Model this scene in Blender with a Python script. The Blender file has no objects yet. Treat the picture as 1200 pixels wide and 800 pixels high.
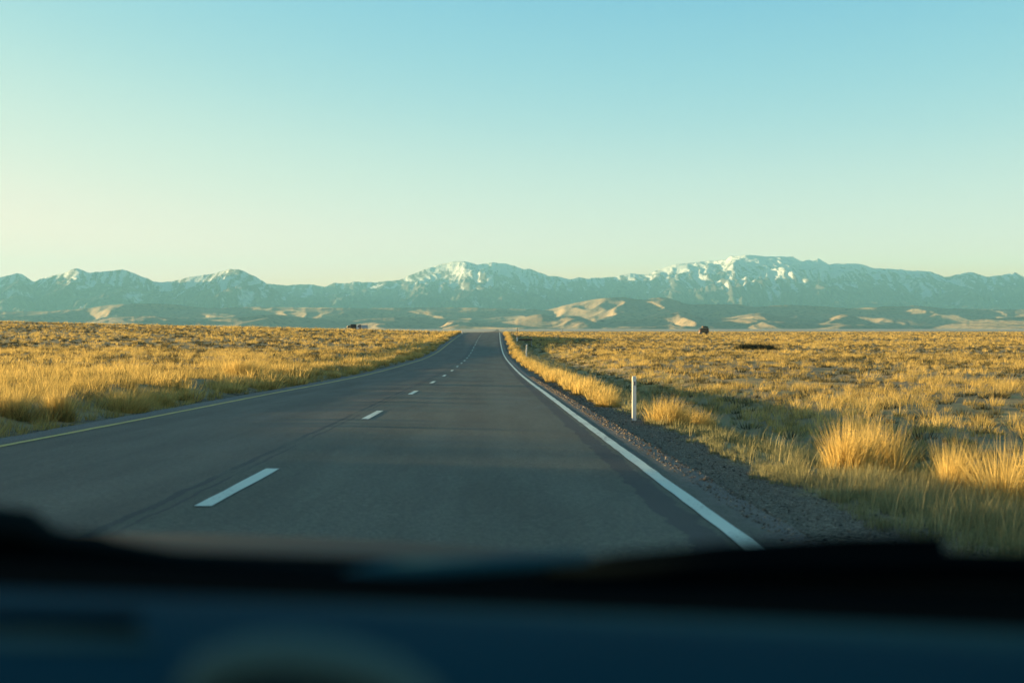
import bpy, math, random
import numpy as np
from mathutils import Vector, Matrix, Euler

# ------------------------------------------------------------------ camera, sky, sun, exposure
scene = bpy.context.scene
col = scene.collection
R = math.radians
EYE = 1.12                       # the driver's eye above the road right under the car
FPX = 1500.0                     # focal length in pixels of a 1200 px wide picture
SUN_EL, SUN_AZ = 3.6, 80.0       # degrees; azimuth counted to the left of the view direction

SKY_CURVE = (((.03, .042), (.06, .08), (.08, .135), (.10, .20), (.13, .31), (.17, .43), (.21, .54), (.255, .63), (.5, .78)),
             ((.05, .082), (.10, .163), (.156, .285), (.20, .348), (.24, .40), (.28, .435), (.33, .465), (.5, .55)),
             ((.09, .11), (.15, .22), (.20, .335), (.24, .365), (.30, .375), (.40, .385), (.5, .40)))
SKY_GAIN = 2 ** -1.6

cam_data = bpy.data.cameras.new('camera')
cam = bpy.data.objects.new('camera', cam_data)
col.objects.link(cam)
cam.location = (0, 0, EYE)
cam.rotation_euler = (R(90 - 0.458), 0, 0)
cam_data.sensor_width = 36
cam_data.lens = 45
cam_data.clip_start = 0.05
cam_data.clip_end = 90000
cam_data.dof.use_dof = True
cam_data.dof.focus_distance = 34
cam_data.dof.aperture_fstop = 2.4
scene.camera = cam

world = bpy.data.worlds.new('World')
scene.world = world
world.use_nodes = True
wn, wl = world.node_tree.nodes, world.node_tree.links
wn.clear()
sky = wn.new('ShaderNodeTexSky')
sky.sky_type = 'NISHITA'
sky.sun_disc = False
sky.sun_elevation = R(SUN_EL)
sky.sun_rotation = R(-SUN_AZ)
sky.altitude = 900
sky.air_density = 1.0
sky.dust_density = 0.5
sky.ozone_density = 2.5
# the print's colour response: one film curve per channel on the sky's radiance
pre = wn.new('ShaderNodeVectorMath'); pre.operation = 'SCALE'; pre.inputs['Scale'].default_value = 0.15 / 0.5
crv = wn.new('ShaderNodeRGBCurve')
for ch, pts in enumerate(SKY_CURVE):
    c = crv.mapping.curves[ch]
    c.points[0].location = (0, 0)
    c.points[1].location = (pts[-1][0] / 0.5, pts[-1][1])
    for x, y in pts[:-1]:
        c.points.new(x / 0.5, y)
crv.mapping.extend = 'EXTRAPOLATED'
crv.mapping.update()
post = wn.new('ShaderNodeVectorMath'); post.operation = 'SCALE'; post.inputs['Scale'].default_value = SKY_GAIN / 0.15
bg = wn.new('ShaderNodeBackground')
bg.inputs['Strength'].default_value = 0.15
wo = wn.new('ShaderNodeOutputWorld')
wl.new(sky.outputs[0], pre.inputs[0])
wl.new(pre.outputs[0], crv.inputs['Color'])
wl.new(crv.outputs[0], post.inputs[0])
wl.new(post.outputs[0], bg.inputs['Color'])
wl.new(bg.outputs[0], wo.inputs['Surface'])

sun_data = bpy.data.lights.new('sun', 'SUN')
sun_data.energy = 5.0
sun_data.angle = R(0.5)
sun_data.color = (1.0, 0.685, 0.32)
sun = bpy.data.objects.new('sun', sun_data)
col.objects.link(sun)
sd = Vector((-math.sin(R(SUN_AZ)) * math.cos(R(SUN_EL)), math.cos(R(SUN_AZ)) * math.cos(R(SUN_EL)), math.sin(R(SUN_EL))))
sun.rotation_euler = sd.to_track_quat('Z', 'Y').to_euler()
sun.location = sd * 200

scene.view_settings.view_transform = 'Standard'
scene.view_settings.look = 'None'
scene.view_settings.gamma = 1
scene.view_settings.exposure = 2.6
scene.view_settings.use_curve_mapping = False
scene.render.engine = 'CYCLES'
scene.cycles.use_denoising = True
scene.cycles.max_bounces = 6
scene.cycles.diffuse_bounces = 3
scene.cycles.transmission_bounces = 3
scene.cycles.volume_bounces = 0
scene.cycles.sample_clamp_indirect = 8
HAZE_DENSITY = 3.6e-5

rng = np.random.default_rng(7)
random.seed(7)


# ------------------------------------------------------------------ helpers
def tag(o, label=None, cat=None, group=None, kind=None):
    if label: o['label'] = label
    if cat: o['category'] = cat
    if group: o['group'] = group
    if kind: o['kind'] = kind
    return o


def link(name, me, mat=None, parent=None):
    o = bpy.data.objects.new(name, me)
    col.objects.link(o)
    if mat is not None and me is not None:
        me.materials.append(mat)
    if parent is not None:
        o.parent = parent
    return o


def empty(name, loc=(0, 0, 0), rz=0.0):
    o = bpy.data.objects.new(name, None)
    o.empty_display_size = 0.2
    col.objects.link(o)
    o.location = loc
    o.rotation_euler = (0, 0, rz)
    return o


def np_mesh(name, V, F, attrs=None, uv=None, smooth=False):
    """V (n,3); F (m,3) or (m,4) ints; attrs {name: (n,) floats}; uv (n,2) per vertex"""
    me = bpy.data.meshes.new(name)
    V = np.asarray(V, np.float32)
    F = np.asarray(F, np.int32)
    k = F.shape[1]
    me.vertices.add(len(V))
    me.vertices.foreach_set('co', V.ravel())
    me.loops.add(F.size)
    me.loops.foreach_set('vertex_index', F.ravel())
    me.polygons.add(len(F))
    me.polygons.foreach_set('loop_start', np.arange(0, F.size, k, dtype=np.int32))
    if smooth:
        me.polygons.foreach_set('use_smooth', np.ones(len(F), bool))
    me.update(calc_edges=True)
    for an, av in (attrs or {}).items():
        a = me.attributes.new(an, 'FLOAT', 'POINT')
        a.data.foreach_set('value', np.asarray(av, np.float32))
    if uv is not None:
        lay = me.uv_layers.new(name='UVMap')
        lay.data.foreach_set('uv', np.asarray(uv, np.float32)[F.ravel()].ravel())
    return me


def grid_faces(nr, nc):
    i = np.arange((nr - 1) * (nc - 1))
    r, c = i // (nc - 1), i % (nc - 1)
    a = r * nc + c
    return np.stack([a, a + 1, a + nc + 1, a + nc], 1)


def sstep(x, a, b):
    t = np.clip((x - a) / (b - a), 0, 1)
    return t * t * (3 - 2 * t)


# gradient noise
_perm = np.random.default_rng(3).permutation(4096)
_ang = np.random.default_rng(4).uniform(0, 2 * np.pi, 4096)


def pnoise(x, y, seed=0):
    x = np.asarray(x, float) + seed * 17.31
    y = np.asarray(y, float) - seed * 9.77
    xi, yi = np.floor(x).astype(int), np.floor(y).astype(int)
    fx, fy = x - xi, y - yi

    def g(ix, iy, dx, dy):
        a = _ang[_perm[(_perm[ix & 4095] + iy) & 4095]]
        return np.cos(a) * dx + np.sin(a) * dy
    u, v = fx ** 3 * (fx * (fx * 6 - 15) + 10), fy ** 3 * (fy * (fy * 6 - 15) + 10)
    n0 = g(xi, yi, fx, fy) * (1 - u) + g(xi + 1, yi, fx - 1, fy) * u
    n1 = g(xi, yi + 1, fx, fy - 1) * (1 - u) + g(xi + 1, yi + 1, fx - 1, fy - 1) * u
    return (n0 * (1 - v) + n1 * v) * 1.4


def fbm(x, y, o=4, seed=0, gain=0.5):
    a, s, t = 1.0, 0.0, 0.0
    for k in range(o):
        s = s + a * pnoise(x * 2 ** k, y * 2 ** k, seed + k)
        t += a
        a *= gain
    return s / t


def ridged(x, y, o=5, seed=0, gain=0.55):
    a, s, t, w = 1.0, 0.0, 0.0, 1.0
    for k in range(o):
        n = 1 - np.abs(pnoise(x * 2 ** k, y * 2 ** k, seed + k))
        n = n * n * w
        w = np.clip(n * 1.6, 0, 1)
        s = s + a * n
        t += a
        a *= gain
    return s / t


class MB:
    """collects simple solids into one mesh"""
    def __init__(self):
        self.v, self.f = [], []

    def add(self, vs, fs):
        n = len(self.v)
        self.v += [tuple(p) for p in vs]
        self.f += [tuple(i + n for i in f) for f in fs]
        return self

    def box(self, c, s, rot=(0, 0, 0), taper=1.0):
        m = Euler(rot).to_matrix()
        vs = []
        for z in (-.5, .5):
            k = taper if z > 0 else 1.0
            for x, y in ((-.5, -.5), (.5, -.5), (.5, .5), (-.5, .5)):
                vs.append(Vector(c) + m @ Vector((x * s[0] * k, y * s[1] * k, z * s[2])))
        return self.add(vs, [(3, 2, 1, 0), (4, 5, 6, 7), (0, 1, 5, 4), (1, 2, 6, 5), (2, 3, 7, 6), (3, 0, 4, 7)])

    def cyl(self, p0, p1, r0, r1=None, n=12):
        r1 = r0 if r1 is None else r1
        p0, p1 = Vector(p0), Vector(p1)
        d = (p1 - p0).normalized()
        a = d.orthogonal().normalized()
        b = d.cross(a)
        vs = [p + (a * math.cos(t) + b * math.sin(t)) * r for p, r in ((p0, r0), (p1, r1)) for t in [2 * math.pi * k / n for k in range(n)]]
        fs = [(k, (k + 1) % n, n + (k + 1) % n, n + k) for k in range(n)]
        return self.add(vs, fs + [tuple(range(n))[::-1], tuple(range(n, 2 * n))])

    def tube(self, pts, radii, n=10, flat=1.0):
        pts = [Vector(p) for p in pts]
        vs, fs = [], []
        for i, p in enumerate(pts):
            d = (pts[min(i + 1, len(pts) - 1)] - pts[max(i - 1, 0)]).normalized()
            a = d.cross(Vector((0, 0, 1)))
            a = a.normalized() if a.length > 1e-4 else Vector((1, 0, 0))
            b = a.cross(d)
            for k in range(n):
                t = 2 * math.pi * k / n
                vs.append(p + (a * math.cos(t) + b * math.sin(t) * flat) * radii[i])
        for i in range(len(pts) - 1):
            for k in range(n):
                fs.append((i * n + k, i * n + (k + 1) % n, (i + 1) * n + (k + 1) % n, (i + 1) * n + k))
        fs.append(tuple(range(n))[::-1])
        fs.append(tuple(range((len(pts) - 1) * n, len(pts) * n)))
        return self.add(vs, fs)

    def prism(self, outline, y0, y1):
        """outline: (x, z) points; extruded along y"""
        n = len(outline)
        vs = [(x, y0, z) for x, z in outline] + [(x, y1, z) for x, z in outline]
        return self.add(vs, [tuple(range(n)), tuple(range(n, 2 * n))[::-1]] + [(k, n + k, n + (k + 1) % n, (k + 1) % n) for k in range(n)])

    def build(self, name, mat, parent=None, bevel=0.0, smooth=False):
        me = bpy.data.meshes.new(name)
        me.from_pydata(self.v, [], self.f)
        me.update()
        if smooth:
            for p in me.polygons:
                p.use_smooth = True
        o = link(name, me, mat, parent)
        if bevel:
            b = o.modifiers.new('bevel', 'BEVEL')
            b.width = bevel
            b.segments = 2
            b.limit_method = 'ANGLE'
        return o


# node material helper
class NT:
    def __init__(self, name):
        self.m = bpy.data.materials.new(name)
        self.m.use_nodes = True
        self.n, self.l = self.m.node_tree.nodes, self.m.node_tree.links
        self.n.clear()
        self.out = self.n.new('ShaderNodeOutputMaterial')

    def set(self, sock, v):
        if isinstance(v, bpy.types.NodeSocket):
            self.l.new(v, sock)
        elif isinstance(v, (tuple, list)):
            sock.default_value = (*v, 1) if len(v) == 3 and sock.type == 'RGBA' else v
        else:
            sock.default_value = v

    def attr(self, name):
        a = self.n.new('ShaderNodeAttribute')
        a.attribute_name = name
        return a.outputs['Fac']

    def math(self, op, a, b=0.0, c=0.0, clamp=False):
        x = self.n.new('ShaderNodeMath')
        x.operation = op
        x.use_clamp = clamp
        self.set(x.inputs[0], a)
        self.set(x.inputs[1], b)
        self.set(x.inputs[2], c)
        return x.outputs[0]

    def mix(self, f, a, b, mode='MIX'):
        x = self.n.new('ShaderNodeMix')
        x.data_type = 'RGBA'
        x.blend_type = mode
        x.clamp_factor = True
        self.set(x.inputs[0], f)
        self.set(x.inputs[6], a)
        self.set(x.inputs[7], b)
        return x.outputs[2]

    def coord(self, which='Object'):
        return self.n.new('ShaderNodeTexCoord').outputs[which]

    def mapping(self, vec, scale=(1, 1, 1), loc=(0, 0, 0), rot=(0, 0, 0)):
        m = self.n.new('ShaderNodeMapping')
        m.inputs['Scale'].default_value = scale
        m.inputs['Location'].default_value = loc
        m.inputs['Rotation'].default_value = rot
        self.l.new(vec, m.inputs['Vector'])
        return m.outputs[0]

    def noise(self, vec, scale, detail=4, rough=0.55, dist=0.0):
        x = self.n.new('ShaderNodeTexNoise')
        x.inputs['Scale'].default_value = scale
        x.inputs['Detail'].default_value = detail
        x.inputs['Roughness'].default_value = rough
        x.inputs['Distortion'].default_value = dist
        self.l.new(vec, x.inputs['Vector'])
        return x.outputs['Fac']

    def voronoi(self, vec, scale, feature='F1', out='Distance'):
        x = self.n.new('ShaderNodeTexVoronoi')
        x.feature = feature
        x.inputs['Scale'].default_value = scale
        self.l.new(vec, x.inputs['Vector'])
        return x.outputs[out]

    def ramp(self, f, stops):
        x = self.n.new('ShaderNodeValToRGB')
        e = x.color_ramp.elements
        while len(e) < len(stops):
            e.new(0.5)
        for k, (p, c) in enumerate(stops):
            e[k].position = p
            e[k].color = (*c, 1) if len(c) == 3 else c
        self.l.new(f, x.inputs[0])
        return x.outputs[0]

    def step(self, f, a, b):
        x = self.n.new('ShaderNodeMapRange')
        x.interpolation_type = 'SMOOTHSTEP'
        self.set(x.inputs[0], f)
        x.inputs[1].default_value, x.inputs[2].default_value = a, b
        return x.outputs[0]

    def bump(self, h, strength=0.5, dist=0.02):
        x = self.n.new('ShaderNodeBump')
        x.inputs['Strength'].default_value = strength
        x.inputs['Distance'].default_value = dist
        self.l.new(h, x.inputs['Height'])
        return x.outputs[0]

    def principled(self, colour, rough=0.6, metal=0.0, normal=None, spec=0.5, coat=0.0):
        p = self.n.new('ShaderNodeBsdfPrincipled')
        self.set(p.inputs['Base Color'], colour)
        self.set(p.inputs['Roughness'], rough)
        self.set(p.inputs['Metallic'], metal)
        self.set(p.inputs['Specular IOR Level'], spec)
        self.set(p.inputs['Coat Weight'], coat)
        if normal is not None:
            self.l.new(normal, p.inputs['Normal'])
        self.l.new(p.outputs[0], self.out.inputs['Surface'])
        return self.m


def simple_mat(name, colour, rough=0.6, metal=0.0, var=0.15, scale=8.0, spec=0.5, coat=0.0):
    t = NT(name)
    n = t.noise(t.coord(), scale, 5)
    c = t.mix(n, [x * (1 - var) for x in colour], [x * (1 + var) for x in colour])
    return t.principled(c, t.math('MULTIPLY_ADD', n, 0.15, rough - 0.075), metal, t.bump(n, 0.1, 0.004), spec, coat)


# ------------------------------------------------------------------ lie of the land (heights relative to the eye, z = metres ahead)
_rz = np.array([-200, -40, 0, 10.9, 23, 35, 47, 59, 71, 84, 96, 108, 120, 132, 144, 157, 169, 200, 230, 255, 275, 300, 330, 400, 500, 700, 1200])
_rh = np.array([2.0, -.55, -1.12, -1.30, -1.50, -1.68, -1.88, -2.06, -2.2, -2.31, -2.40, -2.48, -2.53, -2.53, -2.48, -2.35, -2.14, -1.55, -.98, -.62, -.40, -.27, -.36, -1.0, -1.6, -2.0, -2.4])
_zz = np.arange(-200, 1200, 1.0)
_k = np.hanning(19); _k /= _k.sum()
_hh = np.convolve(np.pad(np.interp(_zz, _rz, _rh), 9, mode='edge'), _k, 'valid')
_hh += 0.0


def road_h(z):
    return np.interp(z, _zz, _hh)


def road_c(z):
    z = np.asarray(z, float)
    return -2.13 - 0.0178 * z + 0.0070 * np.where(z > 130, (np.minimum(z, 230) - 130) ** 2 / 200 + np.maximum(z - 230, 0), 0)


def plain_right(z):
    return np.interp(z, [-200, 0, 150, 250, 400, 600, 900, 1500, 3000, 5000, 7000, 30000],
                     [-1.4, -2.25, -2.4, -2.15, -1.6, -.9, -.62, -.45, 0.6, 6, 12, 60])


def plain_left(X, z):
    zc = np.clip(z, None, 300)
    base = np.interp(zc, [-200, 0, 20, 60, 120, 200, 300], [.6, -1.05, -1.30, -1.7, -1.9, -1.2, -.25])
    az = np.where(z > 300, X * 300 / np.maximum(z, 1), X)
    rise = np.clip(-az - 14, 0, 190) * 0.0226 * sstep(zc, 30, 300)
    h300 = base + rise
    far = h300 * np.maximum(z, 300) / 300 - 0.0016 * (np.clip(z, 300, 900) - 300)
    return far + (plain_right(z) - far) * sstep(z, 900, 3000)


def ground_h(X, z, bumps=True):
    X = np.asarray(X, float); z = np.asarray(z, float)
    s = X - road_c(z)
    rh = road_h(np.clip(z, -200, 1199))
    bed = rh - 0.07 - 0.012 * np.abs(s)
    bed = bed + (plain_right(z) - bed) * sstep(z, 480, 800)
    bl = (fbm(X / 9, z / 9, 3, 5) * 0.20 + fbm(X / 1.3, z / 1.3, 2, 9) * 0.05) if bumps else 0.0
    right = bed + (plain_right(z) - bed) * sstep(s, 4.9, 9.4)
    right = right - 0.42 * np.exp(-((s - 8.6) / 2.1) ** 2) * sstep(z, 12, 30) * (1 - sstep(z, 190, 300))
    left = bed + (plain_left(X, z) - bed) * sstep(-s, 5.2, 10.0) + (0.32 + 0.55 * (1 - sstep(z, 12.6, 15.4))) * np.exp(-((s + 6.5) / 0.95) ** 2) * (1 - sstep(z, 300, 500))  # bank raised out of view near the camera to shade the right verge
    fade = sstep(np.abs(s), 4.8, 7.0) * np.where(np.abs(z) < 900, 1, 1.6)
    return np.where(s > 0, right, left) + bl * fade


def G(X, z):
    return float(ground_h(np.array([X]), np.array([z]))[0]) + EYE


# ------------------------------------------------------------------ materials of the land
def ground_material():
    t = NT('dry plain soil')
    s = t.attr('offset')
    d = t.attr('ahead')
    v = t.coord()
    big = t.noise(v, 0.09, 5, 0.6)
    mid = t.noise(v, 0.9, 6, 0.62)
    fine = t.noise(v, 14, 4, 0.6)
    soil = t.mix(fine, (0.17, 0.135, 0.075), (0.29, 0.23, 0.135))
    straw = t.mix(mid, (0.27, 0.205, 0.085), (0.46, 0.36, 0.155))
    base = t.mix(t.step(t.math('ADD', t.math('MULTIPLY', big, 0.5), t.math('MULTIPLY', mid, 0.5)), 0.4, 0.62), soil, straw)
    # pale salt flats far out, tan again towards the foothills
    pale = t.mix(t.noise(t.mapping(v, (1, 0.25, 1)), 0.0016, 4), (0.50, 0.43, 0.33), (0.36, 0.31, 0.23))
    base = t.mix(t.step(d, 1400, 2600), base, pale)
    # gravel by the road
    stones = t.voronoi(v, 62, 'F1', 'Color')
    cell = t.voronoi(v, 62, 'F1', 'Distance')
    sep = t.n.new('ShaderNodeSeparateColor')
    t.l.new(stones, sep.inputs[0])
    grav = t.ramp(sep.outputs[0], [(0, (0.07, 0.062, 0.048)), (0.45, (0.14, 0.12, 0.09)), (0.75, (0.22, 0.18, 0.13)), (1, (0.36, 0.31, 0.23))])
    edge = t.math('ADD', s, t.math('MULTIPLY', t.math('SUBTRACT', t.noise(v, 1.1, 4), 0.5), 1.5))
    isg = t.math('MULTIPLY', t.math('SUBTRACT', 1.0, t.step(edge, 4.85, 5.35)), t.step(edge, -5.35, -4.9))
    c = t.mix(isg, base, grav)
    h = t.math('ADD', t.math('MULTIPLY', t.math('MULTIPLY', cell, isg), -0.7), fine)
    return t.principled(c, 0.95, 0, t.bump(h, 0.8, 0.03), 0.2)


def asphalt_material():
    t = NT('worn asphalt')
    uv = t.coord('UV')
    sx = t.n.new('ShaderNodeSeparateXYZ')
    t.l.new(uv, sx.inputs[0])
    s, d = sx.outputs[0], sx.outputs[1]
    v = t.coord()
    agg = t.step(t.math('ADD', t.math('MULTIPLY', t.noise(v, 95, 3, 0.7), 0.5), t.math('MULTIPLY', t.noise(v, 26, 3, 0.75), 0.5)), 0.41, 0.59)
    blotch = t.noise(t.mapping(v, (1, 0.16, 1)), 1.1, 5, 0.6)
    streak = t.noise(t.mapping(uv, (3.2, 0.05, 1)), 1.0, 4)
    new = t.mix(agg, (0.030, 0.033, 0.020), (0.114, 0.118, 0.076))  # greyer mix, right lane
    left_lane = t.mix(agg, (0.050, 0.042, 0.026), (0.134, 0.112, 0.072))
    seam = t.math('ADD', s, t.math('MULTIPLY', t.math('SUBTRACT', t.noise(t.mapping(uv, (0, 0.6, 1)), 1.0, 4), 0.5), 0.10))
    c = t.mix(t.step(seam, -0.42, -0.36), left_lane, new)  # left lane browner than the right
    k = t.math('ADD', t.math('MULTIPLY', blotch, 0.55), t.math('MULTIPLY', streak, 0.45))
    c = t.mix(t.step(k, 0.35, 0.66), c, t.mix(1.0, c, (0.70, 0.70, 0.70), 'MULTIPLY'))
    # polished wheel tracks
    for w in (-2.75, -1.2, 1.1, 2.65):
        f = t.math('SUBTRACT', 1.0, t.step(t.math('ABSOLUTE', t.math('SUBTRACT', s, w)), 0.15, 0.62))
        c = t.mix(t.math('MULTIPLY', f, 0.35), c, t.mix(1.0, c, (1.22, 1.24, 1.26), 'MULTIPLY'))
    # ragged tar strips: beside the edge line, along the middle seam, a few cross cracks
    rag = t.math('MULTIPLY', t.math('SUBTRACT', t.noise(t.mapping(uv, (2.0, 1.3, 1)), 1.0, 6, 0.7), 0.5), 0.42)
    rag2 = t.math('MULTIPLY', t.math('SUBTRACT', t.noise(t.mapping(uv, (0.9, 0.9, 1)), 1.0, 6, 0.7), 0.5), 0.16)
    sr = t.math('ADD', s, t.math('MULTIPLY', rag, 0.8))
    sr2 = t.math('ADD', s, rag2)
    gap = t.step(t.noise(t.mapping(uv, (0, 0.35, 1)), 1.0, 4, 0.6), 0.34, 0.52)
    for pos, half, amount, near_line in ((3.47, 0.13, 0.95, True), (-0.34, 0.045, 0.95, False), (-0.20, 0.022, 0.85, False)):
        f = t.math('SUBTRACT', 1.0, t.step(t.math('ABSOLUTE', t.math('SUBTRACT', sr if near_line else sr2, pos)), half * 0.75, half))
        if not near_line:
            f = t.math('MULTIPLY', f, gap)
        c = t.mix(t.math('MULTIPLY', f, amount), c, (0.016, 0.018, 0.018))
    # gravel thrown on the outer edge
    og = t.step(t.math('ADD', t.math('ABSOLUTE', t.math('SUBTRACT', s, -0.12)), t.math('MULTIPLY', t.noise(v, 2.6, 5, 0.7), 0.6)), 4.15, 4.5)
    c = t.mix(og, c, t.mix(agg, (0.05, 0.046, 0.042), (0.16, 0.14, 0.12)))
    rough = t.math('MULTIPLY_ADD', blotch, 0.2, 0.55)
    return t.principled(c, rough, 0, t.bump(agg, 0.5, 0.006), 0.35)


def paint_material(name, colour, wear):
    t = NT(name)
    uv = t.coord('UV')
    v = t.coord()
    n = t.noise(v, 30, 6, 0.75)
    m = t.noise(t.mapping(v, (1, 0.3, 1)), 2.2, 4)
    f = t.step(t.math('ADD', t.math('MULTIPLY', n, 0.6), t.math('MULTIPLY', m, 0.4)), wear, wear + 0.1)
    c = t.mix(f, colour, (0.09, 0.095, 0.09))
    c = t.mix(t.math('MULTIPLY', m, 0.35), c, [x * 0.6 for x in colour])
    return t.principled(c, 0.6, 0, t.bump(n, 0.25, 0.003), 0.4)


# ------------------------------------------------------------------ ground sheet
def geo(a, b, n):
    return np.geomspace(a, b, n)


sgrid = np.concatenate([-geo(12.4, 12200, 88)[::-1], np.arange(-12, 12.01, 0.2), geo(12.4, 12200, 88)])
zgrid = np.concatenate([-geo(3, 150, 20)[::-1], np.arange(-2, 40, 0.35), geo(40.3, 25500, 330)])
S, Z = np.meshgrid(sgrid, zgrid)
X = road_c(Z) + S
H = ground_h(X, Z) + EYE
V = np.stack([X, Z, H], -1).reshape(-1, 3)
ground = link('ground', np_mesh('ground', V, grid_faces(*S.shape), {'offset': S.ravel(), 'ahead': Z.ravel()}, smooth=True), ground_material())
tag(ground, 'dry straw coloured plain with gravel along the road', kind='structure')

# road sheet with ragged edges
zr = np.concatenate([np.arange(-30, 60, 0.35), np.arange(60, 430, 1.2)])
sr = np.concatenate([[-4.62, -4.58], np.arange(-4.4, 4.01, 0.3), [4.16, 4.20]])
S, Z = np.meshgrid(sr, zr)
rag = fbm(Z / 1.7, S * 0 + 3, 4, 21) * 0.12
S = S + np.where(S < -4.5, rag, 0) + np.where(S > 4.1, fbm(Z / 1.4, S * 0 + 9, 4, 22) * 0.10, 0)


def crown(s):
    return -0.013 * np.abs(s)


Hr = road_h(Z) + crown(S) + EYE
Hr[:, 0] -= 0.09
Hr[:, -1] -= 0.09
V = np.stack([road_c(Z) + S, Z, Hr], -1).reshape(-1, 3)
road = link('road', np_mesh('road', V, grid_faces(*S.shape), uv=np.stack([S.ravel(), Z.ravel()], 1), smooth=True), asphalt_material())
tag(road, 'long straight two lane asphalt road dipping and rising to a crest', kind='structure')


def strip(name, s0, s1, spans, mat, label, wob=0.0):
    Vs, Fs, U, n = [], [], [], 0
    for a, b in spans:
        z = np.arange(a, b + 1e-6, min(0.5, b - a))
        j = fbm(z / 0.8, z * 0 + s0, 3, 31) * wob
        j2 = fbm(z / 0.8, z * 0 - s0, 3, 37) * wob
        for k in range(len(z)):
            for s in (s0 + j[k], s1 + j2[k]):
                Vs.append((road_c(z[k]) + s, z[k], road_h(z[k]) + crown(s) + EYE + 0.006))
                U.append((s, z[k]))
        m = len(z)
        Fs.append(grid_faces(m, 2) + n)
        n += 2 * m
    o = link(name, np_mesh(name, Vs, np.concatenate(Fs), uv=U, smooth=True), mat)
    return tag(o, label, kind='structure')


white = paint_material('white road paint', (0.66, 0.74, 0.62), 0.525)
yellow = paint_material('yellow road paint', (0.62, 0.44, 0.08), 0.57)
strip('edge_line', 3.645, 3.77, [(-10, 400)], white, 'solid white line along the right edge of the road', 0.022)
strip('edge_line', -4.02, -3.90, [(-10, 400)], yellow, 'solid yellow line along the left edge of the road', 0.03)
DASH0 = 9.35
strip('centre_line', -0.015, 0.11, [(DASH0 - 12.2 + 12.15 * k, DASH0 - 12.2 + 12.15 * k + 3.2) for k in range(0, 30)], white,
      'broken white line down the middle of the road', 0.015)

# ------------------------------------------------------------------ mountains and foothills
SKY_BACK = [(-400, 330), (-120, 322), (0, 330), (150, 334), (240, 334), (319, 332.6), (335, 334.5), (361, 333), (380, 336), (392, 331), (404, 332), (415, 330.5),
            (441, 331), (468, 328), (492, 317.5), (511, 311), (529, 307), (539, 306), (551, 308), (560, 310.5), (577, 307), (593, 309),
            (607, 313.5), (615, 316), (620, 315), (642, 323), (651, 324), (668, 327), (679, 324.5), (688, 327), (696, 325), (705, 326), (722, 324),
            (739, 320), (756, 321.6), (787, 310), (798, 309), (815, 307), (835, 305.5), (851, 304), (856, 300), (878, 299), (897, 301),
            (914, 300.5), (929, 301), (939, 306), (947, 304.5), (952, 306), (959, 303), (972, 310), (977, 309), (1007, 309), (1022, 314), (1047, 315),
            (1072, 317.5), (1090, 318), (1107, 325), (1122, 322), (1137, 319), (1157, 324), (1172, 323), (1189, 319), (1202, 325), (1260, 314), (1350, 322), (1600, 330)]
SKY_LEFT = [(-400, 322), (-90, 316), (-40, 328), (0, 325), (20, 320), (27, 322), (40, 330), (56, 324), (72, 320.5), (90, 314), (105, 319.5), (125, 318), (144, 316),
            (155, 319.5), (179, 329), (190, 331), (212, 327.5), (222, 324.5), (250, 321), (270, 315), (282, 316), (300, 324.5), (318, 336), (332, 346), (345, 355), (380, 364), (480, 378)]
SKY_HILL = [(-400, 360), (-100, 362), (0, 365), (62, 364.5), (105, 361), (130, 357), (162, 355.5), (200, 356), (225, 359.5), (255, 361), (300, 359.5), (335, 360),
            (430, 361), (520, 360), (620, 362), (640, 364), (663, 357), (700, 350), (729, 347.7), (752, 352), (775, 347.7), (789, 350), (803, 357), (864, 356),
            (883, 360), (920, 357), (967, 359), (999, 361.6), (1037, 359), (1079, 358), (1107, 361.6), (1200, 362.6), (1300, 356), (1600, 362)]
SKY_LOW = [(-400, 376), (0, 374), (100, 377), (130, 372), (180, 370), (230, 376), (262, 374), (320, 368), (360, 372), (400, 376), (470, 371), (560, 375), (596, 377), (632, 367), (652, 372), (676, 369),
           (700, 379), (770, 372), (800, 364), (830, 376), (890, 366), (925, 372), (960, 377), (990, 367), (1030, 380), (1095, 382), (1130, 376), (1160, 373), (1200, 371), (1300, 366), (1600, 372)]


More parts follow.
